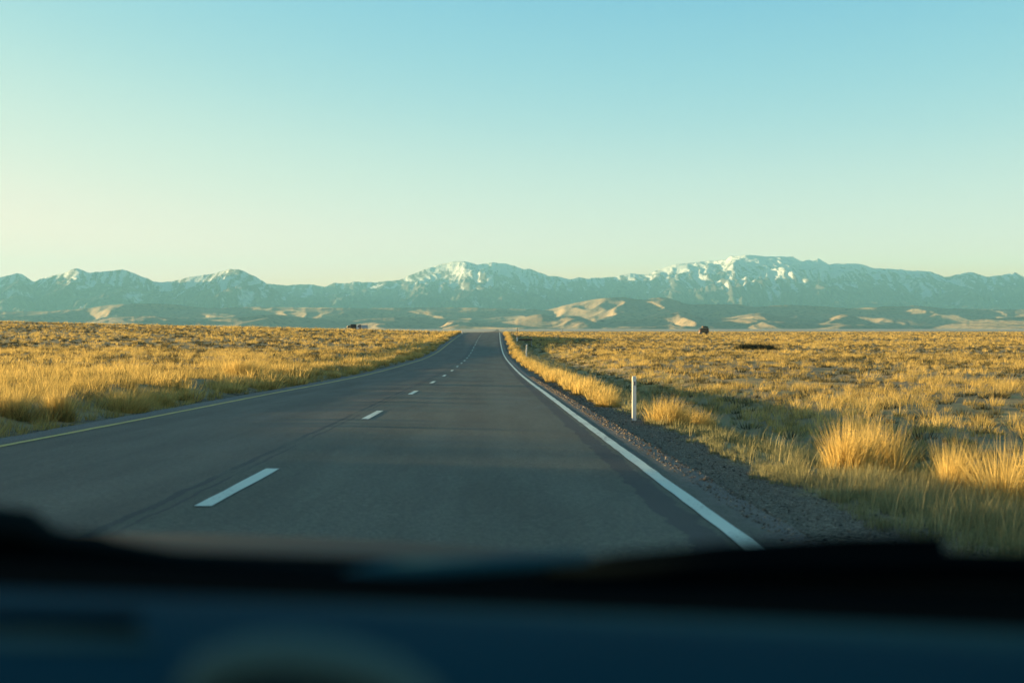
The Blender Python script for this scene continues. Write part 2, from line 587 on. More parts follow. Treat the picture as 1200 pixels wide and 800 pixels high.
def range_mesh(name, sky, u0, u1, du, Yb, Yc, Yend, zb, amp, wl, seed, mat, power=1.15, rough=0.7, nrow=150, octs=6, fine=70):
    u = np.arange(u0, u1 + du, du)
    k = np.array(sky, float)
    y = np.interp(u, k[:, 0], k[:, 1])
    if octs < 6:
        w = np.hanning(19) / np.hanning(19).sum()
        y = np.convolve(np.pad(y, 9, mode='edge'), w, 'valid')
    y = y + fbm(u / 9, u * 0 + seed, 4, seed, 0.6) * rough * 2.2
    q = (388 - y) / FPX
    rows = np.concatenate([np.linspace(0, 1, nrow), 1 + np.linspace(0.03, 1, 14)])
    T, Q = np.meshgrid(rows, q, indexing='ij')
    U = np.broadcast_to(u, T.shape)
    yc = Yc * (1 + 0.06 * fbm(u / 160, u * 0 + 5, 3, seed + 50))
    Yc2 = np.broadcast_to(yc, T.shape)
    Y = np.where(T <= 1, Yb + (Yc2 - Yb) * T, Yc2 + (Yend - Yc2) * (T - 1))
    Xw = (U - 600) / FPX * Y
    top = Q * Yc2
    wx = Xw / wl + 0.55 * fbm(Xw / wl / 2, Y / wl / 2, 3, seed + 7)
    wy = Y / (wl * 1.9) + 0.55 * fbm(Xw / wl / 2, Y / wl / 2, 3, seed + 11)
    rg = ridged(wx, wy, octs, seed)
    gl = ridged(Xw / (wl * .10) + 1.8 * fbm(Xw / wl, Y / wl, 3, seed + 17), Y / (wl * .9) + 0.4 * fbm(Xw / wl, Y / wl, 2, seed + 19), 4, seed + 23)
    t = np.clip(T, 0, 1)
    h = zb + (top - zb) * t ** power
    env = np.clip(4 * t * (1 - t), 0, 1) ** 0.6
    h = h - amp * top * env * np.clip(1 - rg * 1.25, 0, 1)
    h = h - fine * env * np.clip(1 - gl * 1.2, 0, 1)
    h = np.where(T > 1, top - (top - zb) * np.clip((T - 1), 0, 1) ** 0.8 * 0.9, h)
    floor = plain_right(Y)
    h = np.maximum(h, floor - 14 * (1 - t) - 2)
    V = np.stack([Xw, Y, h + EYE], -1).reshape(-1, 3)
    o = link(name, np_mesh(name, V, grid_faces(*T.shape)[:, ::-1], {'gully': np.clip(gl, 0, 1).ravel(), 'high': h.ravel()}, smooth=True), mat)
    return o


def mountain_material(snow_line, soft):
    t = NT('mountain rock and snow')
    v = t.coord()
    hgt = t.attr('high')
    g = t.n.new('ShaderNodeNewGeometry')
    nz = t.n.new('ShaderNodeSeparateXYZ')
    t.l.new(g.outputs['Normal'], nz.inputs[0])
    # gullies run down the slope: stretch the noise in height
    n1 = t.noise(t.mapping(v, (1, 1, 0.22)), 0.0075, 9, 0.72, 0.8)
    n2 = t.noise(t.mapping(v, (1, 1, 0.5)), 0.0012, 6, 0.62)
    rock = t.mix(t.noise(v, 0.006, 6), (0.05, 0.05, 0.05), (0.11, 0.10, 0.095))
    wood = t.mix(t.noise(v, 0.01, 6), (0.035, 0.045, 0.03), (0.08, 0.08, 0.05))
    rel = t.math('ADD', hgt, t.math('MULTIPLY', t.math('SUBTRACT', n2, 0.5), 800))
    c = t.mix(t.step(rel, snow_line - 420, snow_line - 100), wood, rock)
    k = t.math('ADD', t.math('MULTIPLY', t.math('SUBTRACT', rel, snow_line), 1.0 / soft), t.math('MULTIPLY', t.math('SUBTRACT', n1, 0.5), 3.8))
    k = t.math('ADD', k, t.math('MULTIPLY', t.math('SUBTRACT', 0.55, t.attr('gully')), 2.5))
    c = t.mix(t.step(k, 0.1, 0.9), c, (0.46, 0.50, 0.52))
    return t.principled(c, 0.9, 0, t.bump(t.noise(t.mapping(v, (1, 1, 0.5)), 0.012, 8, 0.7), 1.0, 60.0), 0.15)


def hill_material(name, a, b, dark):
    t = NT(name)
    v = t.coord()
    n = t.noise(v, 0.004, 7, 0.6)
    m = t.noise(v, 0.03, 5, 0.65)
    c = t.mix(n, a, b)
    c = t.mix(t.step(m, 0.5, 0.66), c, dark)
    return t.principled(c, 0.95, 0, None, 0.1)


mm = mountain_material(690, 340)
ml = mountain_material(560, 340)
o = range_mesh('mountains', SKY_BACK, 180, 1370, 1.6, 14500, 21500, 25000, 60, 0.30, 1250, 11, mm, nrow=190)
tag(o, 'snow streaked mountain range with two broad massifs', kind='structure')
o = range_mesh('mountains', SKY_LEFT, -165, 480, 1.6, 12800, 17500, 21000, 50, 0.36, 1100, 23, ml, nrow=170)
tag(o, 'hazy pale mountain massif on the left side of the range', kind='structure')
hm = hill_material('tan grassy hills', (0.26, 0.20, 0.12), (0.34, 0.27, 0.165), (0.15, 0.125, 0.08))
o = range_mesh('foothills', SKY_HILL, -200, 1400, 1.7, 8300, 10400, 12600, 14, 0.62, 900, 31, hm, power=0.9, rough=0.35, nrow=150, octs=3, fine=3)
tag(o, 'long tan foothills under the mountains', kind='structure')
o = range_mesh('foothills', SKY_LOW, -200, 1400, 1.7, 6500, 8000, 9300, 8, 0.75, 640, 43, hm, power=0.9, rough=0.35, nrow=130, octs=3, fine=2)
tag(o, 'low rounded front hills with sunlit left flanks', kind='structure')

# ------------------------------------------------------------------ the air
t = NT('pale blue air')
pv = t.n.new('ShaderNodeVolumePrincipled')
pv.inputs['Color'].default_value = (0.225, 0.61, 0.82, 1)
pv.inputs['Density'].default_value = HAZE_DENSITY
pv.inputs['Anisotropy'].default_value = 0.0
t.l.new(pv.outputs[0], t.out.inputs['Volume'])
haze = MB().box((0, 12700, 670), (26800, 26200, 1480)).build('haze', t.m)
tag(haze, 'thin pale air over the whole plain', kind='stuff')


# ------------------------------------------------------------------ grass
def grass_material(name, stops, trans=0.35):
    t = NT(name)
    f = t.attr('tone')
    c = t.ramp(f, stops)
    d = t.n.new('ShaderNodeBsdfDiffuse')
    tr = t.n.new('ShaderNodeBsdfTranslucent')
    t.l.new(c, d.inputs[0])
    t.l.new(c, tr.inputs[0])
    m = t.n.new('ShaderNodeMixShader')
    m.inputs[0].default_value = trans
    t.l.new(d.outputs[0], m.inputs[1])
    t.l.new(tr.outputs[0], m.inputs[2])
    t.l.new(m.outputs[0], t.out.inputs['Surface'])
    return t.m


GOLD = grass_material('straw grass', [(0, (0.12, 0.11, 0.05)), (0.3, (0.27, 0.215, 0.08)), (0.65, (0.50, 0.375, 0.125)), (1, (0.68, 0.52, 0.19))], 0.45)
DULL = grass_material('dull verge grass', [(0, (0.09, 0.095, 0.05)), (0.35, (0.20, 0.20, 0.10)), (0.7, (0.33, 0.305, 0.15)), (1, (0.50, 0.42, 0.20))])  # own grey green, darkened further to stand for the verge's shade
SAGE = grass_material('grey green scrub', [(0, (0.035, 0.04, 0.022)), (0.5, (0.08, 0.08, 0.045)), (1, (0.16, 0.14, 0.08))], 0.15)


def blades(bx, by, bz, hts, rads, nb, width, segs, tone, r, lean=(0.16, 0.05), spread=0.6, droop=0.25):
    """nb blades for each of the n tussocks; returns V, F, tone"""
    n = len(bx)
    N = n * nb
    rep = lambda a: np.repeat(np.asarray(a, float), nb)
    bx, by, bz, hts, rads, tone = map(rep, (bx, by, bz, hts, rads, tone))
    ph = r.uniform(0, 2 * np.pi, N)
    rho = np.sqrt(r.uniform(0, 1, N))
    L = hts * r.uniform(0.55, 1.12, N) * (1 - 0.22 * rho)
    le = spread * rho * r.uniform(0.5, 1.2, N) + r.normal(0, 0.09, N)
    dx, dy = np.cos(ph), np.sin(ph)
    x0, y0 = bx + dx * rads * rho * 0.6, by + dy * rads * rho * 0.6
    vx, vy = dx * np.sin(le) + lean[0] * r.uniform(0.3, 1.6, N), dy * np.sin(le) + lean[1] * r.normal(0, 1, N)
    vz = np.cos(le)
    nn = np.sqrt(vx ** 2 + vy ** 2 + vz ** 2)
    vx, vy, vz = vx / nn, vy / nn, vz / nn
    wa = r.uniform(0, np.pi, N)
    w = width * r.uniform(0.6, 1.4, N) * 0.5
    wx, wy = np.cos(wa) * w, np.sin(wa) * w
    dr = droop * r.uniform(0.2, 1.5, N)
    tx, ty, tz = x0 + vx * L * (1 + dr), y0 + vy * L * (1 + dr), bz + vz * L * (1 - 0.5 * dr * (1 - vz))
    z0 = bz - 0.03
    tn = np.clip(tone + r.normal(0, 0.13, N), 0, 1)
    i = np.arange(N)
    if segs == 1:
        V = np.empty((N, 3, 3), np.float32)
        V[:, 0] = np.stack([x0 - wx, y0 - wy, z0], -1)
        V[:, 1] = np.stack([x0 + wx, y0 + wy, z0], -1)
        V[:, 2] = np.stack([tx, ty, tz], -1)
        F = np.stack([3 * i, 3 * i + 1, 3 * i + 2], -1)
        return V.reshape(-1, 3), F, np.repeat(tn, 3)
    mx, my, mz = x0 + vx * L * 0.52, y0 + vy * L * 0.52, bz + vz * L * 0.56
    V = np.empty((N, 5, 3), np.float32)
    V[:, 0] = np.stack([x0 - wx, y0 - wy, z0], -1)
    V[:, 1] = np.stack([x0 + wx, y0 + wy, z0], -1)
    V[:, 2] = np.stack([mx - wx * .75, my - wy * .75, mz], -1)
    V[:, 3] = np.stack([mx + wx * .75, my + wy * .75, mz], -1)
    V[:, 4] = np.stack([tx, ty, tz], -1)
    F = np.concatenate([np.stack([5 * i, 5 * i + 1, 5 * i + 3], -1), np.stack([5 * i, 5 * i + 3, 5 * i + 2], -1), np.stack([5 * i + 2, 5 * i + 3, 5 * i + 4], -1)])
    return V.reshape(-1, 3), F, np.repeat(tn, 5)


class Big:
    def __init__(self): self.V, self.F, self.T, self.n = [], [], [], 0

    def add(self, b):
        V, F, T = b
        self.V.append(V); self.F.append(F + self.n); self.T.append(T); self.n += len(V)

    def build(self, name, mat):
        return link(name, np_mesh(name, np.concatenate(self.V), np.concatenate(self.F), {'tone': np.concatenate(self.T)}), mat)


def scatter(z0, z1, dens, r, s_lo, s_hi, xlim=0.47):
    """points with s in (s_lo, s_hi) inside a wedge a little wider than the picture"""
    wmax = 2 * (xlim * z1 + 7)
    n = int(dens * wmax * (z1 - z0))
    z = r.uniform(z0, z1, n)
    x = r.uniform(-wmax / 2, wmax / 2, n)
    s = x - road_c(z)
    k = (np.abs(x) < xlim * z + 7) & (s > s_lo) & (s < s_hi)
    return x[k], z[k]


plain = Big()
scrub = Big()
verge = Big()
BANDS = [(5, 25, 4.2, 46, .007, 2), (25, 60, 3.3, 34, .011, 2), (60, 130, 1.8, 24, .022, 1), (130, 260, .75, 18, .045, 1), (260, 480, .36, 13, .085, 1), (480, 950, .10, 10, .16, 1)]
for (z0, z1, dens, nb, w, segs) in BANDS:
    for side in (-1, 1):
        if side < 0 and z0 > 400:
            continue
        x, z = scatter(z0, z1, dens, rng, *((9.5, 1e4) if side > 0 else (-1e4, -6.6)))
        if side < 0:
            k = z < 345
            x, z = x[k], z[k]
        cl = fbm(x / 5.5, z / 9, 3, 61) + 0.45 * fbm(x / 40, z / 70, 2, 67)
        k = rng.uniform(-0.55, 0.5, len(x)) < cl
        x, z, cl = x[k], z[k], cl[k]
        far = np.clip(z / 300, 0, 1)
        h = rng.gamma(6, 1 / 6, len(x)) * (0.28 + 0.12 * far) * (1 + 0.7 * np.clip(cl, -.5, .8))
        tone = np.clip(0.58 + 0.25 * cl + rng.normal(0, 0.14, len(x)), 0.05, 1)
        plain.add(blades(x, z, ground_h(x, z) + EYE, h, h * 0.75, nb, w, segs, tone, rng, spread=0.85))
        # low dark scrub in the gaps
        x, z = scatter(z0, z1, dens * (0.30 if z0 < 60 else 0.45), rng, *((8.5, 1e4) if side > 0 else (-1e4, -8.5)))
        cl = fbm(x / 5.5, z / 9, 3, 61) + 0.6 * fbm(x / 30, z / 45, 2, 71)
        k = (rng.uniform(-0.5, 0.6, len(x)) > cl) & ((side > 0) | (z < 345))
        x, z = x[k], z[k]
        h = rng.uniform(0.14, 0.36, len(x))
        scrub.add(blades(x, z, ground_h(x, z) + EYE, h, h * 1.6, int(nb * 1.5), w * 2.2, 1, rng.uniform(0.1, 0.9, len(x)), rng, lean=(0.03, 0.03), spread=1.25, droop=0.05))

# fine shaded grass on both verges
for (z0, z1, dens, nb, w) in ((4.5, 14, 46, 34, .0046), (14, 30, 17, 28, .0065), (30, 70, 4.0, 20, .011), (70, 150, 2.0, 14, .02), (150, 290, .9, 10, .05)):
    x, z = scatter(z0, z1, dens, rng, 4.5, 11.5, 0.6)
    s = x - road_c(z)
    k = (s > 4.95 + 0.45 * fbm(x / 1.2, z / 2.2, 3, 81) - 0.15 * rng.uniform(0, 1, len(x)) ** 4) & (rng.uniform(-0.8, 0.2, len(x)) < fbm(x / 1.8, z / 2.5, 3, 83))
    x, z, s = x[k], z[k], s[k]
    h = (0.12 + 0.20 * sstep(s, 4.8, 6.2) * (1 - 0.55 * sstep(s, 6.6, 7.6) * sstep(z, 22, 32)) * (1 - 0.42 * sstep(z, 10, 14) * (1 - sstep(z, 30, 45)))) * rng.uniform(0.6, 1.3, len(x))
    tone = np.clip(0.50 + 0.35 * fbm(x / 2.5, z / 4, 3, 85) + rng.normal(0, 0.1, len(x)), 0, 1)
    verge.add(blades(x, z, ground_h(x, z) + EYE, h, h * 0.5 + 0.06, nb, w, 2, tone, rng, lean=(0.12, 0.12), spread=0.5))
for (z0, z1, dens, w) in ((4.5, 12, 26, .0052), (12, 26, 5, .007), (26, 60, 2, .012)):
    x, z = scatter(z0, z1, dens, rng, 5.0, 11.0, 0.6)
    s = x - road_c(z)
    k = rng.uniform(-0.3, 0.6, len(x)) < fbm(x / 1.1, z / 1.8, 3, 87)
    x, z = x[k], z[k]
    h = rng.uniform(0.25, 0.55, len(x))
    verge.add(blades(x, z, ground_h(x, z) + EYE, h, h * 0.3, 4, w, 2, rng.uniform(0.65, 1, len(x)), rng, lean=(0.18, 0.15), spread=0.35, droop=0.35))
for (z0, z1, dens, nb, w) in ((-14, 30, 15, 26, .008), (30, 70, 5.0, 22, .013), (70, 160, 1.6, 14, .024), (160, 290, .8, 10, .05)):
    x, z = scatter(z0, z1, dens, rng, -9.5, -4.6, 0.6)
    s = x - road_c(z)
    k = (s < -4.8 - 0.4 * fbm(x / 1.2, z / 2.2, 3, 91)) & ((z < 19) | (rng.uniform(-0.85, 0.3, len(x)) < fbm(x / 1.6, z / 3.0, 3, 93)))
    x, z, s = x[k], z[k], s[k]
    h = (0.12 + (0.22 + 0.24 * (z < 19)) * sstep(-s, 4.7, 5.7)) * rng.uniform(0.6, 1.4, len(x))  # taller out of view near the camera, added to shade the right verge
    tone = np.clip(0.48 + 0.3 * fbm(x / 2.5, z / 4, 3, 85) + rng.normal(0, 0.1, len(x)), 0, 1)
    plain.add(blades(x, z, ground_h(x, z) + EYE, h, h * 0.6 + 0.06, nb, w, 2, tone, rng, spread=0.6))
tag(plain.build('grass', GOLD), 'dry straw coloured grass covering the plain and the verges', kind='stuff')
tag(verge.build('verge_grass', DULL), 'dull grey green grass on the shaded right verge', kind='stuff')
tag(scrub.build('scrub', SAGE), 'low grey green scrub between the grass', kind='stuff')

# gravel stones on both shoulders
def stones(n, s0, s1, z0, z1, r):
    z = z0 + (z1 - z0) * r.uniform(0, 1, n) ** 1.8
    s = r.uniform(s0, s1, n)
    x = road_c(z) + s
    size = r.gamma(3, 1 / 3, n) * (0.0048 + 0.006 * np.clip(z / 40, 0, 1))
    base = np.array([[1, 0, 0], [-1, 0, 0], [0, 1, 0], [0, -1, 0], [0, 0, 1], [0, 0, -1]], float)
    f = np.array([[0, 2, 4], [2, 1, 4], [1, 3, 4], [3, 0, 4], [2, 0, 5], [1, 2, 5], [3, 1, 5], [0, 3, 5]])
    a = r.uniform(0, 2 * np.pi, n)
    P = base[None] * r.uniform(0.55, 1.2, (n, 6, 1)) * size[:, None, None]
    c, sn = np.cos(a)[:, None], np.sin(a)[:, None]
    PX, PY = P[..., 0] * c - P[..., 1] * sn, P[..., 0] * sn + P[..., 1] * c
    gz = np.maximum(ground_h(x, z), np.where((s > -4.5) & (s < 4.2), road_h(z) + crown(s), -99)) + EYE
    V = np.stack([PX + x[:, None], PY + z[:, None], P[..., 2] * 0.7 + (gz + size * 0.25)[:, None]], -1).reshape(-1, 3)
    F = (f[None] + 6 * np.arange(n)[:, None, None]).reshape(-1, 3)
    return V, F, np.repeat(r.uniform(0, 1, n), 6)


t = NT('roadside stones')
sc = t.ramp(t.attr('tone'), [(0, (0.06, 0.052, 0.042)), (0.5, (0.14, 0.118, 0.09)), (0.85, (0.25, 0.20, 0.145)), (1, (0.42, 0.36, 0.28))])
stone_mat = t.principled(sc, 0.9, 0, None, 0.2)
gb = Big()
gb.add(stones(24000, 3.95, 5.4, 5, 60, rng))
gb.add(stones(1800, 3.95, 4.3, 5, 50, rng))
gb.add(stones(6000, -5.3, -4.5, 10, 70, rng))
tag(gb.build('gravel_stones', stone_mat), 'loose grey and brown stones along both shoulders', kind='stuff')


# ------------------------------------------------------------------ single tussocks by the road
def tussock_mesh(kind, seed):
    r = np.random.default_rng(seed)
    if kind == 'tall':       # 1 m high, fine plumes
        parts = []
        for q in range(7):
            a = r.uniform(0, 6.28)
            d = 0.0 if q == 0 else r.uniform(0.10, 0.30)
            parts.append(blades([d * math.cos(a)], [d * math.sin(a)], [0], [r.uniform(0.62, 0.98)], [r.uniform(0.12, 0.2)], 120, .0088, 2, [r.uniform(.72, .98)], r,
                                lean=(r.normal(0.06, 0.13), r.normal(0, 0.12)), spread=r.uniform(0.35, 0.6)))
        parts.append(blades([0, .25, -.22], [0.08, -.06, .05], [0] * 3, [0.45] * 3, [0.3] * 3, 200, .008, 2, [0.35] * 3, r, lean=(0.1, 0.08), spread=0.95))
        b1 = parts[0]
        for b in parts[1:-1]:
            b1 = (np.concatenate([b1[0], b[0]]), np.concatenate([b1[1], b[1] + len(b1[0])]), np.concatenate([b1[2], b[2]]))
        b2 = parts[-1]
    elif kind == 'round':    # broad mound
        b1 = blades([0, .2, -.2, .05], [0, .1, -.05, -.2], [0] * 4, [.62] * 4, [.34] * 4, 240, .008, 2, [.8, .74, .7, .78], r, lean=(0.14, 0.05), spread=0.75)
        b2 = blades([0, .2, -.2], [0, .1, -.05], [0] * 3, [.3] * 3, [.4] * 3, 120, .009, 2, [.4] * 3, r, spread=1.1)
    else:                    # coarse, seen from afar
        b1 = blades([0, .28, -.26], [0, .1, -.1], [0] * 3, [.6] * 3, [.36] * 3, 75, .02, 2, [.82] * 3, r, lean=(0.12, 0.05), spread=0.65)
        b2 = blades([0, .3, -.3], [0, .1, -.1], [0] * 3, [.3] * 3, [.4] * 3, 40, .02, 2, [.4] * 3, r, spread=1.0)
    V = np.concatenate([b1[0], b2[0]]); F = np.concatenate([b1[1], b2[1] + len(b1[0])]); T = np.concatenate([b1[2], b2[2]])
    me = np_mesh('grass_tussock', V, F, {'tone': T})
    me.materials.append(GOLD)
    return me


VAR = {k: [tussock_mesh(k, 100 + i * 7 + len(k)) for i in range(n)] for k, n in (('tall', 3), ('round', 3), ('far', 4))}
_ti = 0


def tussock(kind, s, z, h, label, group, wide=1.0):
    global _ti
    _ti += 1
    me = VAR[kind][_ti % len(VAR[kind])]
    o = bpy.data.objects.new('grass_tussock', me)
    col.objects.link(o)
    x = float(road_c(z)) + s
    o.location = (x, z, G(x, z) - 0.02)
    o.rotation_euler = (0, 0, random.uniform(-0.5, 0.5))
    k = h / {'tall': 1.0, 'round': 0.66, 'far': 0.64}[kind]
    o.scale = (k * wide, k * wide, k)
    tag(o, label, 'grass tussock', group)
    return o


GR, GLF = 'golden tussocks along the right verge', 'golden tussocks along the left verge'
tussock('tall', 5.95, 13.3, 0.94, 'tall sunlit tussock over a dark hollow, left end of the big right verge clump', GR, 0.85)
tussock('tall', 6.52, 14.2, 0.96, 'tall wispy tussock forming the middle of the big clump in the right verge', GR, 0.8)
tussock('tall', 6.84, 13.3, 0.84, 'thin feathery tussock at the right end of the big clump in the right verge', GR, 0.7)
tussock('tall', 7.00, 11.6, 1.06, 'brightest tall tussock nearest the car, cut by the right border of the photo', GR, 1.05)
tussock('tall', 6.72, 12.3, 0.80, 'leaning tussock just left of the one cut by the right border', GR, 0.9)
tussock('round', 5.32, 22.9, 0.66, 'rounded golden tussock right beside the near white marker post', GR, 0.85)
tussock('round', 5.95, 23.6, 0.50, 'smaller dull tussock behind the one beside the near white marker post', GR, 0.9)
tussock('round', 4.85, 29.5, 0.42, 'small low tussock with green base just left of the near white marker post', GR, 1.0)
for i in range(60):
    z = 33 + 2.0 * i + 0.045 * i * i + random.uniform(-0.7, 0.7)
    tussock('far', 4.92 + random.uniform(-0.1, 0.25) + 0.32 * (i % 2), z, random.uniform(0.5, 0.72),
            'golden tussock in the dense sunlit row along the right gravel edge up the road', 'row of tussocks on the right gravel edge', random.uniform(0.85, 1.2))
tussock('tall', -5.45, 22.3, 0.84, 'tall feathery tussock, highest of the big left roadside clump at the left border', GLF, 1.0)
tussock('tall', -5.75, 21.2, 0.72, 'broad golden tussock filling the left part of the big left roadside clump', GLF, 1.2)
tussock('tall', -6.25, 20.6, 0.62, 'tussock cut by the left border of the photo, left end of the roadside clump', GLF, 1.1)
tussock('round', -5.25, 25.8, 0.60, 'rounded tussock next up the road after the big left roadside clump', GLF, 1.2)
tussock('round', -5.35, 28.6, 0.50, 'low dull tussock between two brighter ones on the left verge', GLF, 1.2)
tussock('round', -6.6, 45.0, 0.86, 'bright round tussock standing alone above the left roadside grass', GLF, 1.1)
for i in range(56):
    z = 31 + 2.5 * i + 0.045 * i * i + random.uniform(-0.9, 0.9)
    tussock('far', -5.15 - random.uniform(0, 0.6) - 0.5 * (i % 2), z, random.uniform(0.48, 0.76),
            'golden tussock in the sunlit row along the left road edge towards the crest', 'row of tussocks on the left road edge', random.uniform(0.9, 1.4))

# dark bush out on the right plain
def bush(label, x, z, w, h, seed, n):
    r = np.random.default_rng(seed)
    V, F, T = blades(r.normal(0, w * 0.26, n), r.normal(0, w * 0.16, n), np.zeros(n), r.uniform(0.55, 1.0, n) * h, np.full(n, 0.34), 26, .07, 1, r.uniform(0.1, 0.8, n), r, lean=(0.02, 0.02), spread=0.8, droop=0.05)
    o = link('dark_bush', np_mesh('dark_bush', V, F, {'tone': T}), SAGE)
    o.location = (x, z, G(x, z) - 0.05)
    tag(o, label, 'bush')


bush('long low dark green bush standing alone on the right plain', 31.4, 163, 4.0, 1.25, 5, 120)
bush('rounder left end bush touching the long low dark bush', 29.4, 162.6, 1.6, 1.25, 6, 55)

# ------------------------------------------------------------------ marker posts, poles, barrier
WHITE_POST = simple_mat('weathered white plastic', (0.74, 0.74, 0.68), 0.5, 0, 0.12, 14)
GREY_POST = simple_mat('dull grey metal', (0.22, 0.23, 0.23), 0.55, 0.3, 0.2, 14)
DARK_WOOD = simple_mat('dark weathered timber', (0.055, 0.035, 0.026), 0.85, 0, 0.4, 9)
GREY_WOOD = simple_mat('bleached grey timber', (0.30, 0.28, 0.25), 0.85, 0, 0.3, 9)
DARK_STEEL = simple_mat('dark steel', (0.03, 0.032, 0.034), 0.5, 0.4, 0.3, 12)
RED_TAPE = simple_mat('amber reflector', (0.28, 0.10, 0.02), 0.3, 0, 0.1, 20)


def marker_post(label, px, z, h, w, lean=(0, 0), reflector=True):
    x = (px - 600) / FPX * z
    o = empty('marker_post', (x, z, G(x, z) - 0.02))
    o.rotation_euler = (lean[0], lean[1], 0.25)
    tag(o, label, 'marker post')
    m = MB()                                             # shallow channel section, open at the back
    n = 7
    prof = [(math.sin(a) * w / 2, -math.cos(a) * w * 0.30) for a in np.linspace(-1.35, 1.35, n)]
    inner = [(p[0] * 0.82, p[1] * 0.82 + 0.008) for p in prof][::-1]
    ring = prof + inner
    k = len(ring)
    lv = [(-0.05, 1.0), (h * 0.5, 1.0), (h - 0.03, 0.98), (h, 0.86)]
    vs = [(p[0] * q, p[1] * q, zz) for zz, q in lv for p in ring]
    fs = [(a * k + b, a * k + (b + 1) % k, (a + 1) * k + (b + 1) % k, (a + 1) * k + b) for a in range(len(lv) - 1) for b in range(k)]
    fs += [tuple(range(k))[::-1], tuple(range((len(lv) - 1) * k, len(lv) * k))]
    m.add(vs, fs).build('post_body', WHITE_POST, o)
    if reflector:
        MB().box((0, -w * 0.33, h * 0.84), (w * 0.5, 0.008, 0.07)).build('reflector', GREY_POST, o, 0.002)
    return o


marker_post('white marker post nearest the car, standing upright at the edge of the gravel', 743, 23.6, 0.84, 0.088)
marker_post('white marker post leaning right in the shaded ditch farther up the road', 616.5, 133, 1.36, 0.13, (0, 0.06))
marker_post('tiny pale marker post at the left road edge on the crest', 541.5, 268, 0.62, 0.22)


def sign_pole(label, px, z, h, sleeve0, sleeve1, dx=0.0):
    x = (px - 600) / FPX * z
    o = empty('sign_pole', (x, z, G(x, z)))
    tag(o, label, 'pole')
    MB().cyl((0, 0, -0.1), (0, 0, h), 0.075, 0.065).build('pole', DARK_STEEL, o)
    MB().box((dx, -0.10, (sleeve0 + sleeve1) / 2), (0.19, 0.02, sleeve1 - sleeve0)).build('plate', WHITE_POST, o, 0.005)
    MB().cyl((0, 0, h), (0, 0, h + 0.03), 0.08, 0.05).build('cap', GREY_POST, o)
    return o


sign_pole('dark pole with a white plate at its foot, at the end of the timber barrier', 606, 213, 2.42, 0.15, 0.80)
sign_pole('lone dark pole with a pale plate far out on the right plain', 659, 470, 2.3, 1.0, 2.1, -0.3)

zb = 213
xb = (615.5 - 600) / FPX * zb
g0 = G(xb, zb)
o = empty('timber_barrier', (xb, zb, g0))
tag(o, 'short dark timber barrier with a grey lower rail beside the road crest', 'barrier')
MB().box((0, 0, 0.98), (2.2, 0.07, 0.32)).build('top_rail', DARK_WOOD, o, 0.01)
MB().box((-0.25, 0.01, 0.22), (1.5, 0.06, 0.12)).build('lower_rail', GREY_WOOD, o, 0.01)
for dx, hh, mt in ((-1.02, 1.2, GREY_WOOD), (1.05, 1.42, GREY_WOOD)):
    MB().box((dx, 0.10, hh / 2 - 0.1), (0.15, 0.13, hh + 0.2)).build('post', mt, o, 0.012)

# ------------------------------------------------------------------ far vehicles
RUBBER = simple_mat('tyre rubber', (0.02, 0.02, 0.02), 0.8)
GLASS_DARK = simple_mat('dark car window', (0.02, 0.025, 0.03), 0.12, 0, 0.1, 4, 0.6)


def paint(name, c): return simple_mat(name, c, 0.38, 0, 0.08, 3, 0.5, 0.3)


def add_wheels(o, xs, half, r):
    for x in xs:
        for y in (-half, half):
            w = MB().cyl((x, y - 0.11, r), (x, y + 0.11, r), r, r, 18).build('wheel', RUBBER, o)
            sgn = -1 if y < 0 else 1
            MB().cyl((x, y + sgn * 0.10, r), (x, y + sgn * 0.125, r), r * 0.55, r * 0.5, 14).build('hub_cap', GREY_POST, w)


def vehicle(name, label, cat, px, z, rz, dz=0.0):
    x = (px - 600) / FPX * z
    o = empty(name, (x, z, G(x, z) + dz), rz)
    return tag(o, label, cat)


# all of them are drawn with their nose towards -x
def side_prism(outline, half): return MB().prism(outline, -half, half)


v = vehicle('pickup_truck', 'small far truck with cream cab and dark brown load on the left ridge', 'truck', 410.3, 600, R(10))
v.scale = (1.25, 1.25, 1.5)
side_prism([(-2.3, .45), (-2.3, .95), (-1.35, 1.05), (-.95, 1.72), (.05, 1.75), (.05, .45)], .84).build('cab', paint('cream paint', (.70, .62, .42)), v, .05)
side_prism([(-1.27, 1.08), (-.93, 1.62), (-.05, 1.65), (-.05, 1.08)], .852).build('side_window', GLASS_DARK, v)
side_prism([(-2.33, .72), (-2.33, .9), (-2.25, .9), (-2.25, .72)], .6).build('grille', DARK_STEEL, v)
side_prism([(.10, .5), (.10, .9), (2.3, .9), (2.3, .5)], .86).build('load_bed', paint('brown paint', (.09, .05, .03)), v, .02)
side_prism([(.12, .92), (.12, 1.95), (.3, 2.12), (2.1, 2.12), (2.28, 1.95), (2.28, .92)], .84).build('load_cover', simple_mat('dark brown tarpaulin', (.045, .03, .024), .8), v, .06)
add_wheels(v, (-1.5, 1.5), .80, .37)

